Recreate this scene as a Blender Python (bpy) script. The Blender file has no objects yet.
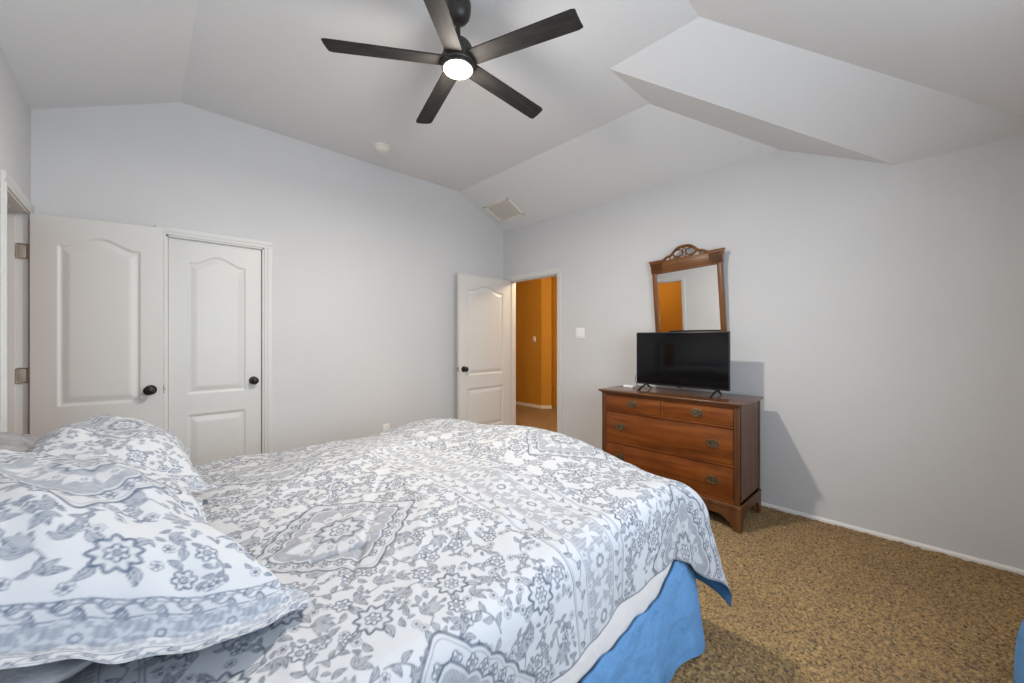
import bpy, bmesh, math, random
import numpy as np
from mathutils import Vector, Matrix
random.seed(7); rng = np.random.default_rng(11)
SC = bpy.context.scene; COL = SC.collection
PI = math.pi

# ------------------------------------------------------------------ camera
YAW = 0.8082; CAMZ = 1.2679
cd = bpy.data.cameras.new('camera'); cam = bpy.data.objects.new('camera', cd); COL.objects.link(cam)
cd.sensor_width = 36; cd.lens = 391.03/1024*36; cd.shift_y = -1.54/1024; cd.clip_start = 0.02
cam.location = (0, 0, CAMZ); cam.rotation_euler = (PI/2, 0, YAW-PI/2)
SC.camera = cam
# ------------------------------------------------------------------ world, exposure, daylight
SC.view_settings.view_transform = 'Standard'; SC.view_settings.look = 'None'
SC.view_settings.gamma = 1; SC.view_settings.use_curve_mapping = False
SC.view_settings.exposure = 0.24
w = bpy.data.worlds.new('world'); SC.world = w; w.use_nodes = True
wb = w.node_tree.nodes['Background']; wb.inputs[0].default_value = (.62, .78, 1, 1); wb.inputs[1].default_value = 1.0

def area(name, loc, rot, sx, sy, power, color):
    l = bpy.data.lights.new(name, 'AREA'); l.shape = 'RECTANGLE'; l.size = sx; l.size_y = sy
    l.energy = power; l.color = color
    o = bpy.data.objects.new(name, l); COL.objects.link(o); o.location = loc; o.rotation_euler = rot
    return o
def point(name, loc, power, color, r=.08):
    l = bpy.data.lights.new(name, 'POINT'); l.energy = power; l.color = color; l.shadow_soft_size = r
    o = bpy.data.objects.new(name, l); COL.objects.link(o); o.location = loc
    return o
# daylight through the window behind the camera
area('window_daylight', (1.05, -.70, 1.45), (PI/2, 0, 0), 1.75, 1.30, 54, (.79, .895, 1.0))
FAN_POWER = 42; FAN_SIDE = 13; FAN_COL = (1, .925, .82)
HALL_POWER = 44; BATH_POWER = 20; WARM = (1, .78, .50)

# ------------------------------------------------------------------ room numbers
Xl, Xr, Yb, Yw = -.48, 3.473, 3.796, -.488
Zc, Zw, Ze = 3.0315, 2.690, 2.380
Xcl, Xcr, Yh, Xh, Yk, Yg, Yf, Yl = .2246, 2.7585, 1.4025, 2.2137, .8361, .728, .115, .143
TH = .12

# ------------------------------------------------------------------ helpers
def link(name, me, m=None, parent=None):
    o = bpy.data.objects.new(name, me); COL.objects.link(o)
    if m is not None:
        for x in (m if isinstance(m, (list, tuple)) else [m]): me.materials.append(x)
    if parent is not None: o.parent = parent
    return o
def obj(name, bm, m, parent=None, smooth=True, angle=35):
    bmesh.ops.recalc_face_normals(bm, faces=bm.faces)
    me = bpy.data.meshes.new(name)
    if smooth:
        for f in bm.faces: f.smooth = True
        for e in bm.edges:
            if len(e.link_faces) == 2 and e.calc_face_angle(0) > math.radians(angle): e.smooth = False
    bm.to_mesh(me); bm.free()
    return link(name, me, m, parent)
def thing(name, label, cat, loc=(0, 0, 0), rz=0, group=None):
    o = bpy.data.objects.new(name, None); COL.objects.link(o); o.empty_display_size = .05
    o.location = loc; o.rotation_euler = (0, 0, rz); tag(o, label, cat, group); return o
def tag(o, label, cat, group=None):
    o['label'] = label; o['category'] = cat
    if group: o['group'] = group
    return o
def struct(o): o['kind'] = 'structure'; return o
def bx(bm, x0, x1, y0, y1, z0, z1, bev=0, seg=2, M=None):
    vs = [bm.verts.new((x, y, z)) for x in (x0, x1) for y in (y0, y1) for z in (z0, z1)]
    fs = [bm.faces.new([vs[i] for i in q]) for q in ((0,1,3,2),(4,6,7,5),(0,4,5,1),(2,3,7,6),(0,2,6,4),(1,5,7,3))]
    bmesh.ops.recalc_face_normals(bm, faces=fs)
    out = vs
    if bev > 0:
        es = list({e for f in fs for e in f.edges})
        r = bmesh.ops.bevel(bm, geom=es, offset=bev, segments=seg, profile=.5, affect='EDGES')
        out = list({v for f in r['faces'] for v in f.verts} | {v for v in vs if v.is_valid})
    if M is not None: bmesh.ops.transform(bm, matrix=M, verts=out)
    return out
def prism(bm, pts, axis, a0, a1):
    """polygon pts (2-D) extruded along axis 'x','y' or 'z'"""
    def P(p, a):
        return {'x': (a, p[0], p[1]), 'y': (p[0], a, p[1]), 'z': (p[0], p[1], a)}[axis]
    A = [bm.verts.new(P(p, a0)) for p in pts]; B = [bm.verts.new(P(p, a1)) for p in pts]
    bm.faces.new(A); bm.faces.new(B[::-1])
    n = len(pts)
    for i in range(n): bm.faces.new([A[i], B[i], B[(i+1) % n], A[(i+1) % n]])
def lathe(bm, prof, seg=40, M=None):
    rings = []
    for r, z in prof:
        if r < 1e-6: rings.append([bm.verts.new((0, 0, z))])
        else: rings.append([bm.verts.new((r*math.cos(2*PI*k/seg), r*math.sin(2*PI*k/seg), z)) for k in range(seg)])
    for a, b in zip(rings, rings[1:]):
        if len(a) == 1 and len(b) == 1: continue
        for k in range(seg):
            k2 = (k+1) % seg
            if len(a) == 1: bm.faces.new([a[0], b[k], b[k2]])
            elif len(b) == 1: bm.faces.new([a[k], b[0], a[k2]])
            else: bm.faces.new([a[k], b[k], b[k2], a[k2]])
    if M is not None: bmesh.ops.transform(bm, matrix=M, verts=[v for r in rings for v in r])
def tube(bm, pts, r, seg=8, closed=False, sx=1.0):
    pts = [Vector(p) for p in pts]; n = len(pts); rings = []
    up = Vector((0, 0, 1)); prev = None
    for i, p in enumerate(pts):
        a = pts[(i-1) % n] if (closed or i > 0) else pts[i]
        b = pts[(i+1) % n] if (closed or i < n-1) else pts[i]
        t = (b-a).normalized()
        if prev is None:
            u = t.cross(up)
            if u.length < .1: u = t.cross(Vector((1, 0, 0)))
            u.normalize()
        else:
            u = (prev - t*prev.dot(t)).normalized()
        prev = u; v = t.cross(u)
        rr = r[i] if isinstance(r, (list, tuple)) else r
        rings.append([bm.verts.new(p + u*rr*math.cos(2*PI*k/seg)*sx + v*rr*math.sin(2*PI*k/seg)) for k in range(seg)])
    m = n if closed else n-1
    for i in range(m):
        A, B = rings[i], rings[(i+1) % n]
        for k in range(seg): bm.faces.new([A[k], B[k], B[(k+1) % seg], A[(k+1) % seg]])
    if not closed: bm.faces.new(rings[0][::-1]); bm.faces.new(rings[-1])
def grid_mesh(name, P, attrs=None, flip=False, uv=None):
    """P: (n,m,3) array -> mesh (numpy fast path)"""
    n, m, _ = P.shape
    idx = np.arange(n*m).reshape(n, m)
    q = np.stack([idx[:-1, :-1], idx[1:, :-1], idx[1:, 1:], idx[:-1, 1:]], -1).reshape(-1, 4)
    if flip: q = q[:, ::-1]
    return P.reshape(-1, 3), q
def mesh_np(name, V, F, mats, matidx=None, attrs=None, smooth=True):
    me = bpy.data.meshes.new(name)
    me.vertices.add(len(V)); me.vertices.foreach_set('co', V.astype(np.float32).ravel())
    me.loops.add(F.size); me.loops.foreach_set('vertex_index', F.astype(np.int32).ravel())
    me.polygons.add(len(F)); me.polygons.foreach_set('loop_start', np.arange(0, F.size, F.shape[1], dtype=np.int32))
    for x in mats: me.materials.append(x)
    if matidx is not None: me.polygons.foreach_set('material_index', matidx.astype(np.int32))
    me.update(calc_edges=True)
    if smooth: me.polygons.foreach_set('use_smooth', np.ones(len(F), dtype=bool))
    for k, a in (attrs or {}).items():
        at = me.attributes.new(k, 'FLOAT', 'POINT'); at.data.foreach_set('value', a.astype(np.float32).ravel())
    me.validate(); me.update()
    return me

# ------------------------------------------------------------------ materials
def mat(name, color=(.8, .8, .8), rough=.5, metal=0, spec=.5, bump=None, emit=None, coat=0):
    m = bpy.data.materials.new(name); m.use_nodes = True; nt = m.node_tree; b = nt.nodes['Principled BSDF']
    b.inputs['Base Color'].default_value = (*color, 1); b.inputs['Roughness'].default_value = rough
    b.inputs['Metallic'].default_value = metal; b.inputs['Specular IOR Level'].default_value = spec
    b.inputs['Coat Weight'].default_value = coat
    if emit: b.inputs['Emission Color'].default_value = (*emit[0], 1); b.inputs['Emission Strength'].default_value = emit[1]
    if bump:   # list of (scale, strength, distance)
        tc = nt.nodes.new('ShaderNodeTexCoord'); prev = None
        for sc_, st, di in bump:
            n = nt.nodes.new('ShaderNodeTexNoise'); n.inputs['Scale'].default_value = sc_; n.inputs['Detail'].default_value = 3
            nt.links.new(tc.outputs['Object'], n.inputs['Vector'])
            bp = nt.nodes.new('ShaderNodeBump'); bp.inputs['Strength'].default_value = st; bp.inputs['Distance'].default_value = di
            nt.links.new(n.outputs['Fac'], bp.inputs['Height'])
            if prev: nt.links.new(prev.outputs[0], bp.inputs['Normal'])
            prev = bp
        nt.links.new(prev.outputs[0], b.inputs['Normal'])
    return m
def vary(m, c1, c2, scale=(8, 8, 8), detail=4, lo=.35, hi=.65, distort=0, kind='noise'):
    nt = m.node_tree; b = nt.nodes['Principled BSDF']
    tc = nt.nodes.new('ShaderNodeTexCoord'); mp = nt.nodes.new('ShaderNodeMapping'); mp.inputs['Scale'].default_value = scale
    n = nt.nodes.new('ShaderNodeTexNoise'); n.inputs['Scale'].default_value = 1; n.inputs['Detail'].default_value = detail
    n.inputs['Distortion'].default_value = distort
    cr = nt.nodes.new('ShaderNodeValToRGB'); cr.color_ramp.elements[0].position = lo; cr.color_ramp.elements[1].position = hi
    cr.color_ramp.elements[0].color = (*c1, 1); cr.color_ramp.elements[1].color = (*c2, 1)
    L = nt.links.new
    L(tc.outputs['Object'], mp.inputs[0]); L(mp.outputs[0], n.inputs['Vector']); L(n.outputs['Fac'], cr.inputs[0]); L(cr.outputs[0], b.inputs['Base Color'])
    return m
WALLC = (.63, .63, .64)
M_wall = mat('wall_paint', WALLC, .75, spec=.25, bump=[(130, .25, .003), (35, .2, .003)])
vary(M_wall, (.620, .618, .622), (.640, .638, .642), (1.3, 1.3, 1.3), 3)
M_ceil = mat('ceiling_paint', (.75, .75, .755), .85, spec=.2, bump=[(110, .3, .003), (30, .2, .003)])
M_white = mat('white_enamel', (.665, .66, .64), .40, spec=.45, bump=[(60, .04, .001)])
M_base = mat('baseboard_enamel', (.80, .77, .74), .4)
M_plate = mat('switch_plate_plastic', (.83, .83, .82), .35)
M_orange = mat('ochre_wall_paint', (.60, .315, .045), .7, spec=.2, bump=[(120, .2, .002)])
M_bronze = mat('oil_rubbed_bronze', (.022, .020, .019), .32, metal=.6)
M_nickel = mat('satin_nickel', (.42, .38, .33), .5, metal=.5)
M_fan = mat('dark_bronze_fan', (.040, .035, .032), .42, metal=.35)
M_blade = mat('fan_blade_dark', (.042, .038, .036), .72, spec=.3)
vary(M_blade, (.018, .016, .0155), (.032, .029, .027), (6, 40, 6))
M_tv = mat('tv_black_plastic', (.008, .008, .009), .35)
M_scr = mat('tv_screen_glass', (.004, .004, .005), .10, spec=.25)
M_mirror = mat('mirror_glass', (.86, .87, .87), .015, metal=1)
M_brass = mat('aged_brass', (.20, .15, .085), .38, metal=.8)
vary(M_brass, (.10, .075, .04), (.30, .22, .12), (90, 90, 90))
M_detect = mat('detector_plastic', (.84, .81, .74), .45)
M_vent = mat('vent_enamel', (.80, .76, .69), .5)
M_dark = mat('duct_dark', (.05, .05, .05), .8)
M_sheet = mat('white_sheet', (.64, .615, .61), .9, spec=.1, bump=[(25, .4, .01)])
M_boxspring = mat('box_spring_ticking', (.55, .55, .56), .9)
M_blue = mat('blue_cotton', (.125, .28, .52), .85, spec=.12, bump=[(9, .8, .03), (32, .35, .01), (220, .1, .001)])
M_bluein = mat('blue_lining', (.07, .20, .40), .85, spec=.12, bump=[(18, .4, .01)])
M_grayf = mat('grey_plush', (.27, .27, .28), .95, spec=.1, bump=[(160, .6, .004), (12, .4, .02)])
vary(M_grayf, (.23, .23, .245), (.33, .33, .34), (14, 14, 14))

def wood(name, c1, c2, c3, axis='y', rough=.32):
    m = bpy.data.materials.new(name); m.use_nodes = True; nt = m.node_tree; b = nt.nodes['Principled BSDF']; L = nt.links.new
    tc = nt.nodes.new('ShaderNodeTexCoord'); mp = nt.nodes.new('ShaderNodeMapping')
    mp.inputs['Scale'].default_value = {'y': (22, 1.6, 22), 'z': (22, 22, 1.6), 'x': (1.6, 22, 22)}[axis]
    n = nt.nodes.new('ShaderNodeTexNoise'); n.inputs['Scale'].default_value = 1; n.inputs['Detail'].default_value = 6; n.inputs['Distortion'].default_value = .8
    n2 = nt.nodes.new('ShaderNodeTexNoise'); n2.inputs['Scale'].default_value = 6; n2.inputs['Detail'].default_value = 2
    cr = nt.nodes.new('ShaderNodeValToRGB'); e = cr.color_ramp.elements
    e[0].position = .3; e[0].color = (*c1, 1); e[1].position = .7; e[1].color = (*c3, 1)
    k = e.new(.5); k.color = (*c2, 1)
    mx = nt.nodes.new('ShaderNodeMath'); mx.operation = 'MULTIPLY_ADD'; mx.inputs[1].default_value = .35
    L(tc.outputs['Object'], mp.inputs[0]); L(mp.outputs[0], n.inputs['Vector']); L(tc.outputs['Object'], n2.inputs['Vector'])
    sb = nt.nodes.new('ShaderNodeMath'); sb.operation = 'SUBTRACT'; sb.inputs[1].default_value = .5
    L(n2.outputs['Fac'], sb.inputs[0]); L(sb.outputs[0], mx.inputs[0]); L(n.outputs['Fac'], mx.inputs[2]); L(mx.outputs[0], cr.inputs[0])
    L(cr.outputs[0], b.inputs['Base Color']); b.inputs['Roughness'].default_value = rough; b.inputs['Coat Weight'].default_value = .05; b.inputs['Specular IOR Level'].default_value = .35
    b.inputs['Coat Roughness'].default_value = .25
    return m
M_wd = wood('maple_horizontal', (.100, .024, .0035), (.165, .042, .0060), (.220, .064, .011), 'y', .40)
M_wdx = wood('maple_side', (.080, .030, .010), (.110, .042, .015), (.140, .058, .021), 'z', .42)
M_wdt = wood('maple_top', (.085, .032, .015), (.12, .048, .022), (.15, .065, .030), 'y', .20)
M_wdm = wood('maple_mirror_frame', (.115, .040, .010), (.165, .060, .015), (.21, .082, .022), 'z', .38)
M_wdh = wood('maple_mirror_rail', (.115, .040, .010), (.165, .060, .015), (.21, .082, .022), 'x', .38)
M_gap = mat('drawer_gap', (.03, .012, .005), .8)

def carpet_mat():
    m = bpy.data.materials.new('tan_shag_carpet'); m.use_nodes = True; nt = m.node_tree; b = nt.nodes['Principled BSDF']; L = nt.links.new
    tc = nt.nodes.new('ShaderNodeTexCoord')
    n = nt.nodes.new('ShaderNodeTexNoise'); n.inputs['Scale'].default_value = 85; n.inputs['Detail'].default_value = 6; n.inputs['Roughness'].default_value = .65; n.inputs['Distortion'].default_value = .6
    cr = nt.nodes.new('ShaderNodeValToRGB'); e = cr.color_ramp.elements
    e[0].position = .36; e[0].color = (.060, .028, .008, 1); e[1].position = .64; e[1].color = (.66, .42, .15, 1)
    k = e.new(.50); k.color = (.39, .232, .074, 1)
    n2 = nt.nodes.new('ShaderNodeTexNoise'); n2.inputs['Scale'].default_value = 2.2; n2.inputs['Detail'].default_value = 3
    mix = nt.nodes.new('ShaderNodeMix'); mix.data_type = 'RGBA'; mix.blend_type = 'MULTIPLY'; mix.inputs[0].default_value = .5
    cr2 = nt.nodes.new('ShaderNodeValToRGB'); cr2.color_ramp.elements[0].position = .35; cr2.color_ramp.elements[0].color = (.66, .62, .58, 1)
    cr2.color_ramp.elements[1].position = .65; cr2.color_ramp.elements[1].color = (1, 1, 1, 1)
    bp = nt.nodes.new('ShaderNodeBump'); bp.inputs['Strength'].default_value = 1; bp.inputs['Distance'].default_value = .022
    for x in (n, n2): L(tc.outputs['Object'], x.inputs['Vector'])
    L(n.outputs['Fac'], cr.inputs[0]); L(n2.outputs['Fac'], cr2.inputs[0])
    L(cr.outputs[0], mix.inputs[6]); L(cr2.outputs[0], mix.inputs[7]); L(mix.outputs[2], b.inputs['Base Color'])
    L(n.outputs['Fac'], bp.inputs['Height']); L(bp.outputs[0], b.inputs['Normal'])
    b.inputs['Roughness'].default_value = 1; b.inputs['Specular IOR Level'].default_value = .05
    b.inputs['Sheen Weight'].default_value = .2
    return m
M_carpet = carpet_mat()

def print_mat(name, white, ink_c):
    m = bpy.data.materials.new(name); m.use_nodes = True; nt = m.node_tree; b = nt.nodes['Principled BSDF']; L = nt.links.new
    at = nt.nodes.new('ShaderNodeAttribute'); at.attribute_name = 'ink'
    tc = nt.nodes.new('ShaderNodeTexCoord')
    n = nt.nodes.new('ShaderNodeTexNoise'); n.inputs['Scale'].default_value = 60; n.inputs['Detail'].default_value = 3
    mr = nt.nodes.new('ShaderNodeMapRange'); mr.inputs[1].default_value = .35; mr.inputs[2].default_value = .65; mr.inputs[3].default_value = .72; mr.inputs[4].default_value = 1.0
    mu = nt.nodes.new('ShaderNodeMath'); mu.operation = 'MULTIPLY'
    mix = nt.nodes.new('ShaderNodeMix'); mix.data_type = 'RGBA'
    mix.inputs[6].default_value = (*white, 1); mix.inputs[7].default_value = (*ink_c, 1)
    L(tc.outputs['Object'], n.inputs['Vector']); L(n.outputs['Fac'], mr.inputs[0]); L(at.outputs['Fac'], mu.inputs[0]); L(mr.outputs[0], mu.inputs[1])
    L(mu.outputs[0], mix.inputs[0]); L(mix.outputs[2], b.inputs['Base Color'])
    n2 = nt.nodes.new('ShaderNodeTexNoise'); n2.inputs['Scale'].default_value = 30; n2.inputs['Detail'].default_value = 4
    bp = nt.nodes.new('ShaderNodeBump'); bp.inputs['Strength'].default_value = .25; bp.inputs['Distance'].default_value = .006
    L(tc.outputs['Object'], n2.inputs['Vector']); L(n2.outputs['Fac'], bp.inputs['Height']); L(bp.outputs[0], b.inputs['Normal'])
    b.inputs['Roughness'].default_value = .9; b.inputs['Specular IOR Level'].default_value = .12
    return m
M_print = print_mat('printed_cotton', (.445, .453, .475), (.066, .083, .114))
M_print2 = print_mat('printed_cotton_sham', (.45, .463, .49), (.066, .095, .148))

# ------------------------------------------------------------------ the setting
DY0, DY1, DZ = 2.875, 3.70, 2.036          # hall door opening in the right wall
LY0, LY1 = 3.13, 3.735                       # doorway in the left wall
CX0, CX1 = .145, .760                      # closet opening in the back wall
def boxes(name, L, m, parent=None):
    bm = bmesh.new()
    for b in L: bx(bm, *b)
    return obj(name, bm, m, parent, smooth=False)
# back wall: gable polygon pieces round the closet opening
bm = bmesh.new(); y0, y1 = Yb, Yb+TH
prism(bm, [(Xl-TH, 0), (CX0, 0), (CX0, Zw + .45), (Xl-TH, Zw+.45)], 'y', y0, y1)
prism(bm, [(CX0, DZ), (CX1, DZ), (CX1, Zc+.05), (CX0, Zc+.05)], 'y', y0, y1)
prism(bm, [(CX1, 0), (Xr, 0), (Xr, Zc+.05), (CX1, Zc+.05)], 'y', y0, y1)
struct(obj('wall_back', bm, M_wall, smooth=False))
boxes('closet_interior', [(CX0-.3, CX1+.3, Yb+TH+.5, Yb+TH+.55, 0, 2.3)], M_dark)
bpy.data.objects['closet_interior'].name = 'wall_closet'; struct(bpy.data.objects['wall_closet'])
bm = bmesh.new(); x0, x1 = Xr, Xr+TH
prism(bm, [(Yb+TH, 0), (DY1, 0), (DY1, Zc+.05), (Yb+TH, Zc+.05)], 'x', x0, x1)
prism(bm, [(DY1, DZ), (DY0, DZ), (DY0, Zc+.05), (DY1, Zc+.05)], 'x', x0, x1)
prism(bm, [(DY0, 0), (Yw-TH, 0), (Yw-TH, Zc+.05), (DY0, Zc+.05)], 'x', x0, x1)
struct(obj('wall_right', bm, M_wall, smooth=False))
bm = bmesh.new(); x0, x1 = Xl-TH, Xl
prism(bm, [(Yb, 0), (LY1, 0), (LY1, Zc), (Yb, Zc)], 'x', x0, x1)
prism(bm, [(LY1, DZ), (LY0, DZ), (LY0, Zc), (LY1, Zc)], 'x', x0, x1)
prism(bm, [(LY0, 0), (Yw-TH, 0), (Yw-TH, Zc), (LY0, Zc)], 'x', x0, x1)
struct(obj('wall_left', bm, M_wall, smooth=False))
WX0, WX1, WZ0, WZ1 = .15, 1.95, .78, 2.12
struct(boxes('wall_front', [(Xl-TH, WX0, Yw-TH, Yw, 0, 3.05), (WX1, Xr+TH, Yw-TH, Yw, 0, 3.05),
                            (WX0, WX1, Yw-TH, Yw, 0, WZ0), (WX0, WX1, Yw-TH, Yw, WZ1, 3.05)], M_wall))
# window behind the camera
wn = struct(boxes('window_1', [(WX0, WX1, Yw-.09, Yw-.04, WZ0, WZ0+.05), (WX0, WX1, Yw-.09, Yw-.04, WZ1-.05, WZ1),
      (WX0, WX0+.05, Yw-.09, Yw-.04, WZ0, WZ1), (WX1-.05, WX1, Yw-.09, Yw-.04, WZ0, WZ1),
      ((WX0+WX1)/2-.03, (WX0+WX1)/2+.03, Yw-.09, Yw-.04, WZ0, WZ1), (WX0-.04, WX1+.04, Yw-.04, Yw+.03, WZ0-.03, WZ0)], M_white))
mg = bpy.data.materials.new('window_glass'); mg.use_nodes = True; nt = mg.node_tree
tr = nt.nodes.new('ShaderNodeBsdfTransparent'); gl = nt.nodes.new('ShaderNodeBsdfGlossy'); gl.inputs['Roughness'].default_value = .02
mx = nt.nodes.new('ShaderNodeMixShader'); mx.inputs[0].default_value = .06
nt.links.new(tr.outputs[0], mx.inputs[1]); nt.links.new(gl.outputs[0], mx.inputs[2]); nt.links.new(mx.outputs[0], nt.nodes['Material Output'].inputs[0])
boxes('pane', [(WX0+.05, WX1-.05, Yw-.070, Yw-.066, WZ0+.05, WZ1-.05)], mg, wn)

# ceiling
bm = bmesh.new()
C = {'a': (Xl, Yb, Zw), 'b': (Xcl, Yb, Zc), 'c': (Xcl, Yk, Zc), 'd': (Xl, Yl, Zw), 'e': (Xcr, Yb, Zc), 'f': (Xcr, Yh, Zc),
     'g': (Xh, Yh, Zc), 'h': (Xh, Yk, Zc), 'i': (Xr, Yb, Zw), 'j': (Xr, Yg, Zw), 'k': (Xr, Yf, Ze), 'l': (Xr, Yw, Ze), 'm': (Xl, Yw, Ze)}
V = {k: bm.verts.new(v) for k, v in C.items()}; T = {k: bm.verts.new((v[0], v[1], v[2]+.12)) for k, v in C.items()}
for q in ('abcd', 'befghc', 'eijf', 'gfjk', 'gklh', 'hlmdc'):
    bm.faces.new([V[k] for k in q]); bm.faces.new([T[k] for k in q[::-1]])
per = 'abeijklmd'
for p, q in zip(per, per[1:]+per[0]): bm.faces.new([V[p], V[q], T[q], T[p]])
struct(obj('ceiling', bm, M_ceil, smooth=False))
# floor: fine pile where the photo looks at it, coarse elsewhere
def smooth_noise(n, m, cell, seed):
    r = np.random.default_rng(seed); a, b = int(n/cell)+3, int(m/cell)+3
    g = r.standard_normal((a, b)); x = np.linspace(0, a-2.001, n); y = np.linspace(0, b-2.001, m)
    xi, yi = x.astype(int), y.astype(int); fx, fy = x-xi, y-yi; fx = fx*fx*(3-2*fx); fy = fy*fy*(3-2*fy)
    A = g[np.ix_(xi, yi)]; B = g[np.ix_(xi+1, yi)]; Cc = g[np.ix_(xi, yi+1)]; D = g[np.ix_(xi+1, yi+1)]
    return (A*(1-fx)[:, None]+B*fx[:, None])*(1-fy)[None]+(Cc*(1-fx)[:, None]+D*fx[:, None])*fy[None]
gx = np.concatenate([np.linspace(Xl-TH, 1.2, 40), np.arange(1.206, Xr+.1, .006)]); gy = np.concatenate([np.arange(Yw, 2.0, .006), np.linspace(2.01, Yb+TH, 60)])
GX, GY = np.meshgrid(gx, gy, indexing='ij')
pile = .0035*smooth_noise(len(gx), len(gy), 1.6, 3) + .003*smooth_noise(len(gx), len(gy), 4, 4)
V_, F_ = grid_mesh('f', np.stack([GX, GY, pile*.7-.004], -1))
fl = struct(link('floor', mesh_np('floor', V_, F_, [M_carpet])))
bm = bmesh.new(); bx(bm, Xr+.05, 7.6, 1.5, 8.2, -.06, -.004); struct(obj('floor_hall', bm, M_carpet, smooth=False))
bm = bmesh.new(); bx(bm, -3.4, Xl-TH+.01, 2.0, 5.2, -.06, -.004); struct(obj('floor_bathroom', bm, M_carpet, smooth=False))

# baseboards
def base_run(name, x0, y0, x1, y1, h=.021, t=.014, m=M_base):
    d = Vector((x1-x0, y1-y0, 0)); L = d.length; a = math.atan2(d.y, d.x); bm = bmesh.new()
    prism(bm, [(0, -.02), (-t, -.02), (-t, h*.45), (-t*.75, h*.62), (-t*.45, h*.70), (-t*.4, h*.9), (0, h)], 'x', 0, L)
    bmesh.ops.transform(bm, matrix=Matrix.Translation((x0, y0, 0)) @ Matrix.Rotation(a, 4, 'Z'), verts=bm.verts)
    return struct(obj(name, bm, m))
base_run('baseboard_right', Xr, DY0-.06, Xr, Yw)     # profile faces into the room
base_run('baseboard_back', Xr, Yb, CX1+.06, Yb)
base_run('baseboard_back_left', CX0-.06, Yb, Xl, Yb)
base_run('baseboard_left', Xl, Yw, Xl, LY0-.06)
base_run('baseboard_front', Xl, Yw, Xr, Yw)
for n_ in ('baseboard_right', 'baseboard_back', 'baseboard_back_left', 'baseboard_left', 'baseboard_front'):
    pass

# ---- casings and jambs: moulded strips
def casing_strip(bm, L, w_=.057, t=.016):
    """strip along +x from 0 to L, y = across width (0 inner .. w outer), z = thickness"""
    pr = [(0, 0), (0, t*.55), (.006, t*.7), (.016, t*.62), (.022, t*.85), (.045, t), (w_-.004, t), (w_, t*.8), (w_, 0)]
    prism(bm, pr, 'x', 0, L)
def casing(name, width, height, M, m=M_white):
    """three strips around an opening of given width/height; local x across, z up, y = out of the wall"""
    bm = bmesh.new(); w_ = .057
    def put(Mx, L):
        b2 = bmesh.new(); casing_strip(b2, L); bmesh.ops.transform(b2, matrix=M @ Mx, verts=b2.verts)
        me = bpy.data.meshes.new('t'); b2.to_mesh(me); b2.free(); bm.from_mesh(me); bpy.data.meshes.remove(me)
    # strip local: x along, y outward from opening, z thick (-> world local y)
    put(Matrix(((0, -1, 0, 0), (0, 0, 1, 0), (1, 0, 0, 0), (0, 0, 0, 1))), height)                 # left: x->z, y->-x, z->y
    put(Matrix(((0, 1, 0, width), (0, 0, 1, 0), (1, 0, 0, 0), (0, 0, 0, 1))), height)              # right
    put(Matrix(((1, 0, 0, -w_), (0, 0, 1, 0), (0, 1, 0, height), (0, 0, 0, 1))), width+2*w_)          # head
    return struct(obj(name, bm, m))
# local frames: columns are local x, y, z in world
def frame(ox, oy, ax, ay):   # ax = world dir of local x, ay = world dir of local y
    return Matrix(((ax[0], ay[0], 0, ox), (ax[1], ay[1], 0, oy), (0, 0, 1, 0), (0, 0, 0, 1)))
casing('trim_closet', CX1-CX0, DZ, frame(CX0, Yb, (1, 0), (0, -1)))
casing('trim_hall_door', DY1-DY0, DZ, frame(Xr, DY0, (0, 1), (-1, 0)))
casing('trim_hall_door_outside', DY1-DY0, DZ, frame(Xr+TH, DY0, (0, 1), (1, 0)))
casing('trim_bathroom_door', LY1-LY0, DZ, frame(Xl, LY0, (0, 1), (1, 0)))
casing('trim_bathroom_door_outside', LY1-LY0, DZ, frame(Xl-TH, LY0, (0, 1), (-1, 0)))
def jamb(name, width, M, stop=.05):
    bm = bmesh.new(); t = .012
    L = [(0, t, -TH, 0, 0, DZ), (width-t, width, -TH, 0, 0, DZ), (0, width, -TH, 0, DZ-t, DZ)]
    L += [(t, t+.01, -stop-.035, -stop, 0, DZ-t), (width-t-.01, width-t, -stop-.035, -stop, 0, DZ-t), (t, width-t, -stop-.035, -stop, DZ-t-.01, DZ-t)]
    for b in L: bx(bm, *b)
    bmesh.ops.transform(bm, matrix=M, verts=bm.verts)
    return struct(obj(name, bm, M_white, smooth=False))
jamb('trim_closet_jamb', CX1-CX0, frame(CX0, Yb, (1, 0), (0, -1)), stop=.066)
jamb('trim_hall_jamb', DY1-DY0, frame(Xr, DY0, (0, 1), (-1, 0)), stop=.04)
jamb('trim_bathroom_jamb', LY1-LY0, frame(Xl, LY0, (0, 1), (1, 0)), stop=.05)

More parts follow.
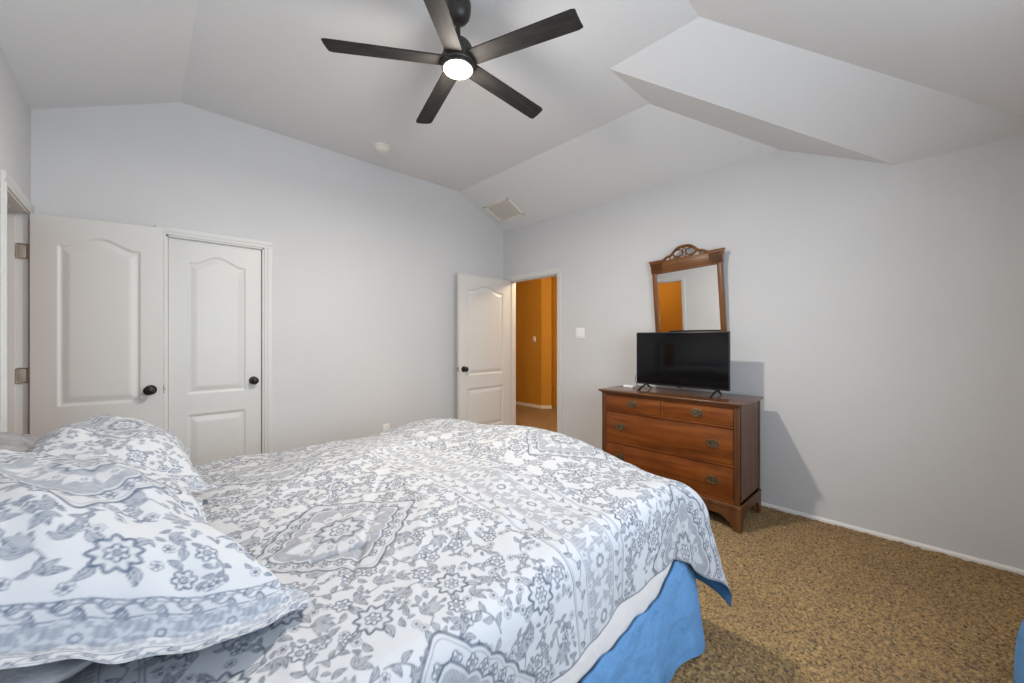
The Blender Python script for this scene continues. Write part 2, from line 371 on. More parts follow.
# ---- doors: moulded two-panel slab with an eyebrow-arched upper panel
def door_slab(width, H=2.02, T_=.035):
    nx, nz = int(width/.004), int(H/.006)
    x = np.linspace(0, width, nx); z = np.linspace(0, H, nz); X, Z = np.meshgrid(x, z, indexing='ij')
    st = .115*width/.61 if width < .7 else .125
    xc = width/2; hw = width/2-st
    q = np.clip(np.abs(X-xc)/hw, 0, 1)
    top = 1.845 + .062*(.5+.5*np.cos(PI*np.clip(q*1.12, 0, 1)))-.0
    def sd(zlo, zhi):        # positive inside the panel
        return np.minimum(hw-np.abs(X-xc), np.minimum(Z-zlo, (zhi-Z)*.92))
    s = np.maximum(sd(.852, top), sd(.22, .690+0*X))
    pts_s = [-1, 0, .006, .012, .018, .045, .055, 9]; pts_d = [0, 0, -.006, -.0085, -.0085, -.0015, 0, 0]
    d = np.interp(s, pts_s, pts_d)
    V1, F1 = grid_mesh('', np.stack([X, T_/2 + d, Z], -1), flip=True)
    V2, F2 = grid_mesh('', np.stack([X, -T_/2 - d, Z], -1))
    V = np.concatenate([V1, V2]); F = [F1, F2+len(V1)]
    idx = np.arange(nx*nz).reshape(nx, nz); o = len(V1)
    for e in (idx[:, 0], idx[:, -1][::-1], idx[0, :][::-1], idx[-1, :]):
        F.append(np.stack([e[:-1], e[1:], e[1:]+o, e[:-1]+o], -1))
    me = mesh_np('door_slab', V, np.concatenate(F), [M_white])
    bm = bmesh.new(); bm.from_mesh(me); bmesh.ops.recalc_face_normals(bm, faces=bm.faces)
    for e in bm.edges:
        if len(e.link_faces) == 2 and e.calc_face_angle(0) > math.radians(50): e.smooth = False
    bm.to_mesh(me); bm.free()
    return me
def knob(parent, x, z, side, T_=.035):
    """side = +1/-1: which face; round knob with rosette"""
    bm = bmesh.new()
    lathe(bm, [(0, 0), (.033, 0), (.033, .004), (.028, .009), (.014, .011), (.011, .014), (.011, .026), (.018, .030), (.0265, .038), (.029, .047),
               (.027, .056), (.020, .062), (.010, .064), (.008, .0625), (0, .0625)], 36,
          Matrix.Translation((x, side*T_/2, z)) @ Matrix.Rotation(-side*PI/2, 4, 'X'))
    return obj('knob', bm, M_bronze, parent)
def hinge(parent, x, y, z, dx=1):
    bm = bmesh.new()
    bx(bm, x-.001, x+.003, y-.016, y+.018, z-.045, z+.045, .0008)
    tube(bm, [(x-.004, y+.020, z-.046), (x-.004, y+.020, z+.046)], .006, 10)
    return obj('hinge', bm, M_nickel, parent)
def door(name, label, width, hinge_xy, ang, knob_x, knob_z=.945, latch=True, kside=(1, -1), H=2.02):
    t = thing(name, label, 'door', (hinge_xy[0], hinge_xy[1], .008), ang)
    me = door_slab(width, H); link('door_panel', me, None, t)
    for s in kside: knob(t, knob_x, knob_z, s)
    if latch:
        bm = bmesh.new(); bx(bm, width-.0005, width+.0015, -.0125, .0125, knob_z-.028, knob_z+.028, .0005)
        bx(bm, width, width+.009, -.006, .006, knob_z-.007, knob_z+.007, .002)
        obj('latch', bm, M_nickel, t)
    return t
# closet door, shut, set back in its jamb
dz = door('door_closet', 'white two-panel door shut inside the closet frame on the back wall', CX1-CX0-.03, (CX0+.015, Yb+.045), 0, CX1-CX0-.085, .925, False)
# bathroom door, swung open across the back wall
ha = math.atan2(3.570-3.700, .128-(-.462))
d2 = door('door_bathroom', 'white two-panel door with grey hinges standing open at the left edge', .604, (-.466, 3.702), ha, .604-.062, .925)
# hall door, open against the back wall
ha2 = math.atan2(3.648-3.682, -.83)
d3 = door('door_hall', 'white two-panel door standing open beside the lit hallway in the far corner', .826, (3.462, 3.680), ha2, .826-.065, .925)
def jamb_hinges(name, pts, parent):
    for p in pts:
        bm = bmesh.new(); bx(bm, p[0]-.045, p[0]+.003, p[1]-.0025, p[1]+.001, p[2]-.046, p[2]+.046, .012, 3)
        tube(bm, [(p[0]+.006, p[1]-.006, p[2]-.047), (p[0]+.006, p[1]-.006, p[2]+.047)], .0065, 10)
        h_ = obj('hinge', bm, M_nickel, parent)
        h_.matrix_parent_inverse = (Matrix.Translation(parent.location) @ Matrix.Rotation(parent.rotation_euler.z, 4, 'Z')).inverted()
jamb_hinges('h', [(Xl-.004, LY1-.0125, z) for z in (1.80, 1.055, .25)], d2)

# ---- hall and bathroom beyond the openings
bm = bmesh.new()
bx(bm, 5.40, 5.55, 4.86, 8.2, 0, 2.62); prism(bm, [(5.40, 4.86), (5.53, 4.73), (5.7, 4.86)], 'z', 0, 2.62)
bx(bm, 5.70, 5.80, 1.5, 4.9, 0, 2.62)
bx(bm, Xr+TH, 7.6, 8.1, 8.2, 0, 2.62); bx(bm, Xr+TH, 7.6, 1.5, 1.6, 0, 2.62)
bx(bm, Xr+TH, Xr+TH+.012, DY1+.057, 8.1, 0, 2.62); bx(bm, Xr+TH, Xr+TH+.012, 1.6, DY0-.057, 0, 2.62)
struct(obj('wall_hall', bm, M_orange, smooth=False))
struct(boxes('ceiling_hall', [(Xr+TH, 7.6, 1.5, 8.2, 2.62, 2.7)], M_ceil))
base_run('baseboard_hall', 5.40, 8.1, 5.40, 4.86, h=.055)
base_run('baseboard_hall_end', 5.40, 4.86, 5.53, 4.73, h=.055)
bm = bmesh.new()
bx(bm, -2.6, -2.5, 2.0, 5.2, 0, 2.5); bx(bm, -2.6, Xl-TH, 5.1, 5.2, 0, 2.5); bx(bm, -2.6, Xl-TH, 2.0, 2.1, 0, 2.5)
bx(bm, Xl-TH-.012, Xl-TH, LY1+.057, 5.1, 0, 2.5); bx(bm, Xl-TH-.012, Xl-TH, 2.1, LY0-.057, 0, 2.5)
struct(obj('wall_bathroom', bm, M_orange, smooth=False))
struct(boxes('ceiling_bathroom', [(-2.6, Xl-TH, 2.0, 5.2, 2.5, 2.6)], M_ceil))
point('hall_lamp', (4.2, 3.3, 2.3), HALL_POWER, WARM, .1)
point('bathroom_lamp', (-1.3, 4.6, 2.2), BATH_POWER, WARM, .1)

# ---- wall plates
def plate(name, label, cat, wd, ht, M, gangs, kind):
    t = thing(name, label, cat); t.matrix_world = M
    bm = bmesh.new(); bx(bm, -wd/2, wd/2, 0, .006, -ht/2, ht/2, .0025); obj('cover_plate', bm, M_plate, t)
    for k in range(gangs):
        x = (k-(gangs-1)/2)*.046; bm = bmesh.new()
        if kind == 'rocker':
            prism(bm, [(.005, -.033), (.011, -.033), (.0075, 0), (.0055, .033), (.005, .033)], 'x', x-.016, x+.016); obj('rocker', bm, M_plate, t)
        elif kind == 'toggle':
            bx(bm, x-.005, x+.005, .005, .016, -.004, .012, .002); obj('toggle', bm, M_plate, t)
        else:
            for s in (-1, 1):
                bm = bmesh.new(); bx(bm, -.017, .017, .005, .0075, s*.0195-.0145, s*.0195+.0145, .006, 3); so = obj('socket', bm, M_plate, t)
                bm = bmesh.new()
                for q in (-.006, .006): bx(bm, q-.0011, q+.0011, .0073, .0079, s*.0195-.001, s*.0195+.007)
                obj('slots', bm, M_dark, so, smooth=False)
    return t
plate('light_switch', 'white double light switch plate on the grey wall between doorway and dresser', 'light switch', .118, .118, frame(Xr, 2.562, (0, 1), (-1, 0)) @ Matrix.Translation((0, 0, 1.34)), 2, 'rocker')
plate('light_switch', 'small switch plate on the ochre hallway wall seen through the doorway', 'light switch', .07, .115, frame(5.40, 5.04, (0, 1), (-1, 0)) @ Matrix.Translation((0, 0, 1.28)), 1, 'toggle')
plate('wall_outlet', 'white wall outlet low on the back wall just above the bed edge', 'outlet', .07, .115, frame(1.84, Yb, (1, 0), (0, -1)) @ Matrix.Translation((0, 0, .350)), 1, 'outlet')

# ---- smoke detector
t = thing('smoke_detector', 'round cream smoke detector on the flat ceiling beyond the fan', 'smoke detector', (1.604, 3.40, Zc))
bm = bmesh.new(); lathe(bm, [(0, 0), (.078, 0), (.078, -.008), (.070, -.014), (0, -.014)]); obj('mounting_ring', bm, M_detect, t)
bm = bmesh.new(); lathe(bm, [(.060, -.013), (.060, -.030), (.054, -.038), (.036, -.044), (.015, -.046), (0, -.046)]); obj('housing', bm, M_detect, t)
# ---- ceiling vent on the right slope
sl = (Zc-Zw)/(Xr-Xcr); a = math.atan(sl)
t = thing('ceiling_vent', 'square off-white air vent grille on the sloped ceiling in the far corner', 'air vent')
cx_, cy_ = 3.185, 3.475; t.matrix_world = Matrix.Translation((cx_, cy_, Zc-sl*(cx_-Xcr))) @ Matrix.Rotation(a, 4, 'Y')
hw, hh = .158, .215
bm = bmesh.new()
for b in ((-hw, hw, -hh, -hh+.03), (-hw, hw, hh-.03, hh), (-hw, -hw+.03, -hh, hh), (hw-.03, hw, -hh, hh)): bx(bm, *b, -.010, .002, .003)
obj('frame', bm, M_vent, t)
bm = bmesh.new(); bx(bm, -hw+.02, hw-.02, -hh+.02, hh-.02, -.0005, .002); obj('backing', bm, M_vent, t, smooth=False)
bm = bmesh.new(); n_ = 22
for k in range(n_):
    y = -hh+.036+(2*hh-.072)*k/(n_-1)
    bx(bm, -hw+.025, hw-.025, -.0082, .0082, -.0009, .0009, M=Matrix.Translation((0, y, -.0045)) @ Matrix.Rotation(.25, 4, 'X'))
obj('slats', bm, M_vent, t, smooth=False)

# ------------------------------------------------------------------ ceiling fan
FX, FY, FZ = 1.2107, 1.6766, 2.722
t = thing('ceiling_fan', 'dark bronze five-blade ceiling fan with a lit round lamp', 'ceiling fan', (FX, FY, Zc))
bm = bmesh.new(); lathe(bm, [(0, 0), (.066, 0), (.068, -.012), (.067, -.045), (.060, -.072), (.045, -.092), (.026, -.102), (.018, -.104), (0, -.104)]); obj('canopy', bm, M_fan, t)
bm = bmesh.new(); tube(bm, [(0, 0, -.09), (0, 0, -.215)], .0125, 16); obj('downrod', bm, M_fan, t)
bm = bmesh.new(); lathe(bm, [(0, -.185), (.020, -.185), (.024, -.200), (.040, -.204), (.062, -.214), (.074, -.232), (.078, -.255), (.078, -.285), (.088, -.292), (.088, -.322), (.083, -.328), (0, -.328)]); obj('motor_housing', bm, M_fan, t)
bm = bmesh.new(); lathe(bm, [(.083, -.326), (.084, -.345), (.080, -.350), (.074, -.350), (.074, -.328)]); lk = obj('light_ring', bm, M_fan, t)
M_bulb = mat('lit_lamp_lens', (.9, .88, .85), .4, emit=((1, .84, .62), 26.0))
bm = bmesh.new(); lathe(bm, [(.0745, -.344), (.072, -.352), (.058, -.360), (.030, -.366), (0, -.368)]); obj('lamp_lens', bm, M_bulb, t)
for k in range(5):
    A = math.radians(146.85 - 72*k); bm = bmesh.new()
    L0, L1, N = .060, .650, 30; top = []; bot = []
    for i in range(N+1):
        f = i/N; r = L0+(L1-L0)*f
        w0 = .046+.007*f; wl = w0; wr = w0
        if f > .97: wl = wr = w0-.006*(f-.97)/.03
        cut = .006*(f)   # slightly raked tip
        row = []
        for j in range(9):
            s = -1+j/4; y = s*(wl if s < 0 else wr); rr = r + (cut*s*max(0, (f-.9))/.1)
            row.append((rr, y, -.004*(1-s*s)+.002))
        top.append([bm.verts.new((p[0], p[1], p[2]+.004)) for p in row]); bot.append([bm.verts.new((p[0], p[1], p[2]-.004)) for p in row])
    for i in range(N):
        for j in range(8):
            bm.faces.new([top[i][j], top[i+1][j], top[i+1][j+1], top[i][j+1]]); bm.faces.new([bot[i][j], bot[i][j+1], bot[i+1][j+1], bot[i+1][j]])
        for j in (0, 8): bm.faces.new([top[i][j], bot[i][j], bot[i+1][j], top[i+1][j]])
    for i in (0, N):
        for j in range(8): bm.faces.new([top[i][j], top[i][j+1], bot[i][j+1], bot[i][j]])
    b_ = obj('blade', bm, M_blade, t)
    b_.matrix_local = Matrix.Translation((0, 0, FZ-Zc)) @ Matrix.Rotation(A, 4, 'Z') @ Matrix.Rotation(math.radians(-9), 4, 'X')
    bm = bmesh.new(); bx(bm, .05, .135, -.028, .028, .002, .012, .003)
    for q in (-.015, .015): tube(bm, [(.115, q, .010), (.115, q, .016)], .005, 8)
    br = obj('blade_iron', bm, M_fan, b_)
fl_ = bpy.data.lights.new('fan_lamp', 'AREA'); fl_.shape = 'DISK'; fl_.size = .145; fl_.energy = FAN_POWER; fl_.color = FAN_COL
fo = bpy.data.objects.new('fan_lamp', fl_); COL.objects.link(fo); fo.location = (FX, FY, Zc-.369)
point('fan_lamp_side', (FX, FY, Zc-.40), FAN_SIDE, FAN_COL, .06)

# ------------------------------------------------------------------ dresser
DX0, DX1, DYa, DYb, DH = 2.865, 3.330, .826, 1.886, .850
t = thing('dresser', 'reddish wooden dresser with four drawers and oval pulls under the television', 'dresser')
ym = (DYa+DYb)/2
bm = bmesh.new()
prof = [(0, 0), (.010, .002), (.014, .008), (.010, .013), (.018, .016), (.022, .021), (.019, .026), (0, .026)]
# top slab with moulded edge: stacked bevelled slabs
bx(bm, DX0-.008, DX1+.004, DYa-.010, DYb+.010, DH-.026, DH-.013, .003)
bx(bm, DX0-.024, DX1+.004, DYa-.024, DYb+.024, DH-.016, DH, .005, 3)
obj('dresser_top', bm, M_wdt, t)
bm = bmesh.new()
zb = .165
bx(bm, DX0+.012, DX1, DYa, DYa+.02, zb, DH-.026); bx(bm, DX0+.012, DX1, DYb-.02, DYb, zb, DH-.026)
bx(bm, DX1-.012, DX1, DYa, DYb, zb, DH-.026); bx(bm, DX0+.02, DX1, DYa, DYb, zb, zb+.02)
# reeded corner posts and side frame stiles
for y in (DYa, DYb-.036):
    bx(bm, DX0, DX0+.03, y, y+.036, zb, DH-.026, .004)
    for q in (.010, .018, .026): tube(bm, [(DX0+.0005, y+q, zb+.01), (DX0+.0005, y+q, DH-.034)], .0032, 8)
for y in (DYa-.003, DYb-.001): bx(bm, DX1-.035, DX1, y, y+.004, zb, DH-.026, .0012)
obj('carcass', bm, M_wdx, t)
Zr = [.808, .688, .671, .430, .412, .190]
bm = bmesh.new()
bx(bm, DX0+.004, DX0+.03, DYa+.03, DYb-.03, .808, DH-.024, .002); bx(bm, DX0+.004, DX0+.03, DYa+.03, DYb-.03, .672, .687, .002)
bx(bm, DX0+.004, DX0+.03, DYa+.03, DYb-.03, .412, .429, .002); bx(bm, DX0+.004, DX0+.03, DYa+.03, DYb-.03, .166, .189, .002)
bx(bm, DX0+.004, DX0+.03, ym-.013, ym+.013, .68, .815, .002)
obj('front_rails', bm, M_wd, t)
bm = bmesh.new(); bx(bm, DX0+.026, DX0+.03, DYa+.03, DYb-.03, .17, .82); obj('carcass_back_shadow', bm, M_gap, t, smooth=False).name = 'gap_shade_panel'  # dark sheet behind the drawers; shade in the gaps put into its colour
def pull(parent, y, z):
    bm = bmesh.new(); n = 32
    P = []
    for lvl, (s, x) in enumerate(((1, 0), (1, -.0015), (.88, -.003), (.80, -.0025), (.4, -.004))):
        P.append([bm.verts.new((DX0+.0035+x, y+.045*s*math.cos(2*PI*k/n)*(1-.06*math.cos(4*2*PI*k/n)), z+.030*s*math.sin(2*PI*k/n))) for k in range(n)])
    for a_, b_ in zip(P, P[1:]):
        for k in range(n): bm.faces.new([a_[k], b_[k], b_[(k+1) % n], a_[(k+1) % n]])
    bm.faces.new(P[-1])
    o = obj('handle', bm, M_brass, parent)
    bm = bmesh.new(); pts = []
    for k in range(17):
        a_ = PI*k/16; pts.append((DX0-.008-.006*math.sin(a_), y+.029*math.cos(a_), z+.005-.023*math.sin(a_)))
    tube(bm, pts, .0028, 8)
    for s in (-1, 1): tube(bm, [(DX0+.002, y+s*.029, z+.005), (DX0-.011, y+s*.029, z+.005)], .0055, 10)
    obj('bail', bm, M_brass, o)
def drawer(y0, y1, z0, z1, pulls):
    bm = bmesh.new(); g = .0025; x = DX0+.003
    bx(bm, x, x+.018, y0+g, y1-g, z0+g, z1-g, .002)
    # cock bead round the front
    for b in ((y0+g, y1-g, z0+g, z0+g+.004), (y0+g, y1-g, z1-g-.004, z1-g), (y0+g, y0+g+.004, z0+g, z1-g), (y1-g-.004, y1-g, z0+g, z1-g)):
        bx(bm, x-.003, x+.002, *b, .001)
    o = obj('drawer', bm, M_wd, t)
    for p in pulls: pull(o, p, (z0+z1)/2+.002)
ya, yb_ = DYa+.036, DYb-.036
drawer(ya, ym-.012, .688, .808, [(ya+ym-.012)/2]); drawer(ym+.012, yb_, .688, .808, [(yb_+ym+.012)/2])
drawer(ya, yb_, .430, .671, [ya+.135, yb_-.135]); drawer(ya, yb_, .190, .411, [ya+.135, yb_-.135])
# base moulding + bracket feet
bm = bmesh.new()
bx(bm, DX0-.012, DX1, DYa-.012, DYb+.012, .138, .168, .006, 3)
def apron_front(y0, y1):
    pts = [(y0, .145), (y0, 0), (y0+.045, 0)]
    for k in range(1, 9): f = k/8; pts.append((y0+.045+.022*math.sin(f*PI/2)*1.0+.06*f**2, .0+.088*f**.8))
    L = y1-y0; n = 12
    for k in range(1, n): f = k/n; pts.append((y0+.127+(L-.254)*f, .088+.018*math.sin(PI*f)))
    for k in range(8, 0, -1): f = k/8; pts.append((y1-.045-.022*math.sin(f*PI/2)-.06*f**2, .088*f**.8))
    pts += [(y1-.045, 0), (y1, 0), (y1, .145)]
    return pts
prism(bm, apron_front(DYa-.008, DYb+.008), 'x', DX0-.008, DX0+.012)
def apron_side(x0, x1):
    pts = [(x0, .145), (x0, 0), (x0+.025, 0)]
    for k in range(1, 7): f = k/6; pts.append((x0+.025+.05*f**1.5, .10*f**.7))
    for k in range(6, 0, -1): f = k/6; pts.append((x1-.045-.05*f**1.5, .10*f**.7))
    pts += [(x1-.045, 0), (x1, 0), (x1, .145)]
    return pts
for y in (DYa-.0075, DYb-.0125): prism(bm, apron_side(DX0+.0121, DX1), 'y', y, y+.020)
for f in bm.faces: f.smooth = False
obj('bracket_base', bm, M_wdx, t, angle=25)

# ------------------------------------------------------------------ television
TVX = 3.115; ty0, ty1, tz0, tz1 = .966, 1.702, .893, 1.332
t = thing('television', 'black flat-screen television on splayed feet on top of the dresser', 'television', (TVX, 0, DH))
def tl(b): return (b[0]-TVX, b[1]-TVX, b[2], b[3], b[4]-DH, b[5]-DH)
bm = bmesh.new(); bx(bm, *tl((TVX, TVX+.022, ty0, ty1, tz0, tz1)), .003); bx(bm, *tl((TVX+.015, TVX+.065, ty0+.10, ty1-.10, tz0+.03, tz1-.13)), .012, 3); obj('housing', bm, M_tv, t)
bm = bmesh.new(); bx(bm, *tl((TVX-.0012, TVX+.001, ty0+.008, ty1-.008, tz0+.016, tz1-.008)), .0005); obj('screen', bm, M_scr, t)
bm = bmesh.new(); bx(bm, *tl((TVX-.003, TVX+.01, (ty0+ty1)/2-.02, (ty0+ty1)/2+.02, tz0-.006, tz0+.003)), .001); obj('sensor', bm, M_tv, t)
for y in (ty0+.085, ty1-.085):
    bm = bmesh.new(); s = tz0-DH+.004
    for q, sg in ((-.125, -1), (.095, 1)):
        M_ = None
        tube(bm, [(.012, y, s), (q*.55, y+sg*0, s*.50), (q, y, .0068), (q*1.10, y, .0062)], [.008, .008, .006, .005], 8, sx=1)
    tube(bm, [(-.138, y, .0065), (-.095, y+.0, .0065)], .006, 8)
    obj('foot', bm, M_tv, t)
# cables
bm = bmesh.new(); tube(bm, [(3.15, 1.700, 1.00), (3.17, 1.727, .975), (3.18, 1.748, .94), (3.17, 1.742, .905), (3.16, 1.722, .875), (3.15, 1.69, .856), (3.15, 1.62, .854)], .0022, 6)
tag(obj('cable', bm, M_tv), 'thin black cable looping down at the left side of the television', 'cable')
bm = bmesh.new(); bx(bm, 3.105, 3.165, 1.735, 1.825, DH, DH+.020, .004, 3)
wbx = thing('adapter_box', 'small white plastic box on the dresser top left of the television', 'small box')
obj('case', bm, M_plate, wbx)
bm = bmesh.new(); bx(bm, 3.104, 3.1055, 1.765, 1.772, DH+.008, DH+.012); obj('status_light', bm, M_dark, wbx, smooth=False)
bm = bmesh.new(); bx(bm, 3.01, 3.05, 1.00, 1.045, DH, DH+.012, .003); 
bm.free()

# ------------------------------------------------------------------ mirror
t = thing('wall_mirror', 'wooden framed mirror with openwork scroll crest hanging behind the television', 'mirror')
# local: x -> along wall toward the viewer's right (-Y), y -> out of wall, z up
MW = .598; zbot, ztop = -.40, .40
t.matrix_world = Matrix.Translation((3.437, 1.395, 1.588)) @ Matrix(((0, -1, 0, 0), (-1, 0, 0, 0), (0, 0, 1, 0), (0, 0, 0, 1))) @ Matrix.Rotation(math.radians(.5), 4, 'Z') @ Matrix.Rotation(math.radians(-2.3), 4, 'Y') @ Matrix.Rotation(math.radians(-2.6), 4, 'X')
bm = bmesh.new(); hw = MW/2
bx(bm, -hw, -hw+.042, 0, .022, zbot, ztop-.03, .004); bx(bm, hw-.042, hw, 0, .022, zbot, ztop-.03, .004)
bx(bm, -hw, hw, 0, .022, zbot, zbot+.045, .004)
obj('frame', bm, M_wdm, t); bm = bmesh.new()
bx(bm, -hw-.004, hw+.004, 0, .025, ztop-.105, ztop-.012, .003)
bx(bm, -hw+.036, hw-.036, .018, .027, ztop-.112, ztop-.100, .002)
# flared top corners (horn blocks)
for s in (-1, 1):
    pts = [(s*(hw+.004), ztop-.10), (s*(hw+.006), ztop-.05), (s*(hw+.016), ztop-.012), (s*(hw+.022), ztop+.004), (s*(hw-.085), ztop+.004), (s*(hw-.10), ztop-.012), (s*(hw-.10), ztop-.10)]
    prism(bm, pts if s > 0 else pts[::-1], 'y', 0, .025)
    bx(bm, min(s*(hw+.025), s*(hw-.088)), max(s*(hw+.025), s*(hw-.088)), -.0, .030, ztop+.001, ztop+.010, .003)
obj('top_rail', bm, M_wdh, t)
bm = bmesh.new()
z0 = ztop-.012; pts = []
def rail(pts, r=.010): tube(bm, [(p[0], .012, p[1]) for p in pts], r, 10)
# outer arch: rises from the shoulders in an S, over the centre
arch = []
for k in range(41):
    x = -.205+.41*k/40; q = abs(x)/.205
    arch.append((x, z0+.008+.112*(1-q**1.9)**.9 if q < 1 else z0+.008))
rail([(x, z0+ (.010+.095*math.exp(-(abs(x)/.115)**3.2) + .018*math.exp(-((abs(x)-.155)/.030)**2))) for x in np.linspace(-.205, .205, 49)], .0115)
# inner oval ring
rail([( .098*math.cos(a_), z0+.052+.046*math.sin(a_)) for a_ in np.linspace(0, 2*PI, 41)], .0080)
# interlaced ribbon inside the oval
for s in (-1, 1):
    rail([(s*(-.052+.042*math.cos(a_)), z0+.052+.028*math.sin(a_)) for a_ in np.linspace(0, 2*PI, 25)], .0055)
rail([(-.018*math.sin(a_), z0+.008+.088*(a_/PI)) for a_ in np.linspace(0, PI, 15)], .0045)
rail([(.018*math.sin(a_), z0+.008+.088*(a_/PI)) for a_ in np.linspace(0, PI, 15)], .0045)
# side scrolls
for s in (-1, 1):
    rail([(s*(.105+.025*math.sin(a_)), z0+.062-.062*(a_/2.2)) for a_ in np.linspace(0, 2.2, 13)], .006)
    rail([(s*(.145+.028*f), z0+.045-.042*f*f) for f in np.linspace(0, 1.4, 9)], .006)
bx(bm, -.20, .20, .002, .022, z0-.004, z0+.008, .003)
obj('crest', bm, M_wdh, t)
bm = bmesh.new(); bx(bm, -hw+.035, hw-.035, .008, .0125, zbot+.03, ztop-.09); obj('mirror_glass', bm, M_mirror, t, smooth=False)
bm = bmesh.new(); bx(bm, -hw+.01, hw-.01, -.003, .004, zbot+.01, ztop-.03); obj('back_board', bm, M_wdx, t, smooth=False)

# ------------------------------------------------------------------ printed fabric: ink drawn at 1 mm in cloth coordinates
class Ink:
    def __init__(s, W, H, res=1000.):
        s.W, s.H, s.res = W, H, res; s.nx, s.ny = int(W*res), int(H*res); s.a = np.zeros((s.nx, s.ny), np.float32)
        s.occ = np.zeros((s.nx//10+1, s.ny//10+1), bool)
    def win(s, x0, x1, y0, y1):
        i0, i1 = int(math.floor(x0*s.res)), int(math.ceil(x1*s.res)); j0, j1 = int(math.floor(y0*s.res)), int(math.ceil(y1*s.res))
        I = np.arange(i0, i1+1); J = np.arange(j0, j1+1)
        X, Y = np.meshgrid((I+.5)/s.res, (J+.5)/s.res, indexing='ij'); return np.ix_(I % s.nx, J % s.ny), X, Y
    def paint(s, ix, cov, val, mode='max'):
        A = s.a[ix]
        s.a[ix] = A*(1-cov)+val*cov
    def stroke(s, pts, w, val=1., taper=False):
        pts = np.asarray(pts, float); pad = w+.003
        ix, X, Y = s.win(pts[:, 0].min()-pad, pts[:, 0].max()+pad, pts[:, 1].min()-pad, pts[:, 1].max()+pad)
        D = np.full(X.shape, 9.)
        n = len(pts)-1
        for k in range(n):
            a, b = pts[k], pts[k+1]; d = b-a; L = max((d*d).sum(), 1e-12)
            tt = np.clip(((X-a[0])*d[0]+(Y-a[1])*d[1])/L, 0, 1)
            ww = w*(.35+.65*math.sin(PI*min(1, (k+.7)/n))) if taper else w
            D = np.minimum(D, np.hypot(X-a[0]-tt*d[0], Y-a[1]-tt*d[1])-ww/2)
        s.paint(ix, np.clip(.5-D*s.res/1.6, 0, 1), val)
    def fill(s, pts, val, edge=None, ew=.004, hatch=0):
        """star-shaped polygon about its centroid"""
        pts = np.asarray(pts, float); c = pts.mean(0)
        ix, X, Y = s.win(pts[:, 0].min()-.003, pts[:, 0].max()+.003, pts[:, 1].min()-.003, pts[:, 1].max()+.003)
        ang = np.arctan2(pts[:, 1]-c[1], pts[:, 0]-c[0]); R = np.hypot(pts[:, 0]-c[0], pts[:, 1]-c[1]); o = np.argsort(ang)
        ang, R = ang[o], R[o]; ang = np.concatenate([ang-2*PI, ang, ang+2*PI]); R = np.tile(R, 3)
        a = np.arctan2(Y-c[1], X-c[0]); r = np.hypot(X-c[0], Y-c[1]); rr = np.interp(a, ang, R)
        cov = np.clip((rr-r)*s.res/1.6+.5, 0, 1)
        v = val
        if hatch: v = val*(1+hatch*np.sin(X*s.res*.9+Y*300))
        s.paint(ix, cov, v)
        if edge is not None: s.stroke(np.vstack([pts, pts[:1]]), ew, edge)
    def leaf(s, x, y, a, L, W=None, inv=False, tone=.0):
        W = W or L*.42; f = np.linspace(0, 1, 9); sh = np.sin(PI*f**.85)*W/2
        bend = .12*L*np.sin(PI*f)
        up = np.stack([f*L, bend+sh], 1); dn = np.stack([f[::-1]*L, bend[::-1]-sh[::-1]], 1); P = np.vstack([up, dn[1:-1]])
        R = np.array([[math.cos(a), -math.sin(a)], [math.sin(a), math.cos(a)]]); P = P@R.T+[x, y]; mid = np.stack([f*L*.85, bend[:]], 1)@R.T+[x, y]
        if inv: s.fill(P, .03)
        else:
            s.fill(P, tone, .95, .0042); half = np.vstack([up, np.stack([f[::-1]*L, bend[::-1]], 1)[1:-1]])@R.T+[x, y]
            s.fill(half, .45, None); s.stroke(mid, .0025, .8)
    def rosette(s, x, y, R, n=6, rot=0, inv=False, bg=.0):
        th = np.linspace(0, 2*PI, 8*n, endpoint=False)
        def ring(r, d): rr = r*(1-d+d*np.abs(np.cos(n*(th-rot)/2))); return np.stack([x+rr*np.cos(th), y+rr*np.sin(th)], 1)
        if inv:
            s.fill(ring(R, .38), .04); s.fill(ring(R*.42, .2), .75); s.fill(ring(R*.2, 0), .05); return
        s.fill(ring(R, .36), .10, .95, .0045); s.fill(ring(R*.68, .4), .50, None)
        for k in range(n):
            a = rot+2*PI*k/n; s.stroke([(x+R*.35*math.cos(a), y+R*.35*math.sin(a)), (x+R*.78*math.cos(a), y+R*.78*math.sin(a))], .006, .04)
        s.fill(ring(R*.34, .15), .05, .95, .0035); s.fill(ring(R*.12, 0), .9)
    def peony(s, x, y, R, rot=0):
        n = 9; th = np.linspace(0, 2*PI, 90, endpoint=False)
        rr = R*(.68+.32*np.abs(((th-rot)*n/(2*PI)) % 1-.5)*2)
        s.fill(np.stack([x+rr*np.cos(th), y+rr*np.sin(th)], 1), .50, 1., .0050, hatch=.35); s.fill(np.stack([x+rr*.80*np.cos(th), y+rr*.80*np.sin(th)], 1), .12)
        for k in range(n):
            a = rot+2*PI*(k)/n; s.stroke([(x+R*.3*math.cos(a), y+R*.3*math.sin(a)), (x+R*.74*math.cos(a), y+R*.74*math.sin(a))], .0075, .05, True)
        s.rosette(x, y, R*.42, 6, rot)
    def lily(s, x, y, a, L):
        for d in (-.85, -.45, 0, .45, .85): s.leaf(x, y, a+d, L*(1-.25*abs(d)), L*.26, tone=.1)
        s.fill(np.stack([x+L*.13*np.cos(np.linspace(0, 6.2, 12)), y+L*.13*np.sin(np.linspace(0, 6.2, 12))], 1), .8)
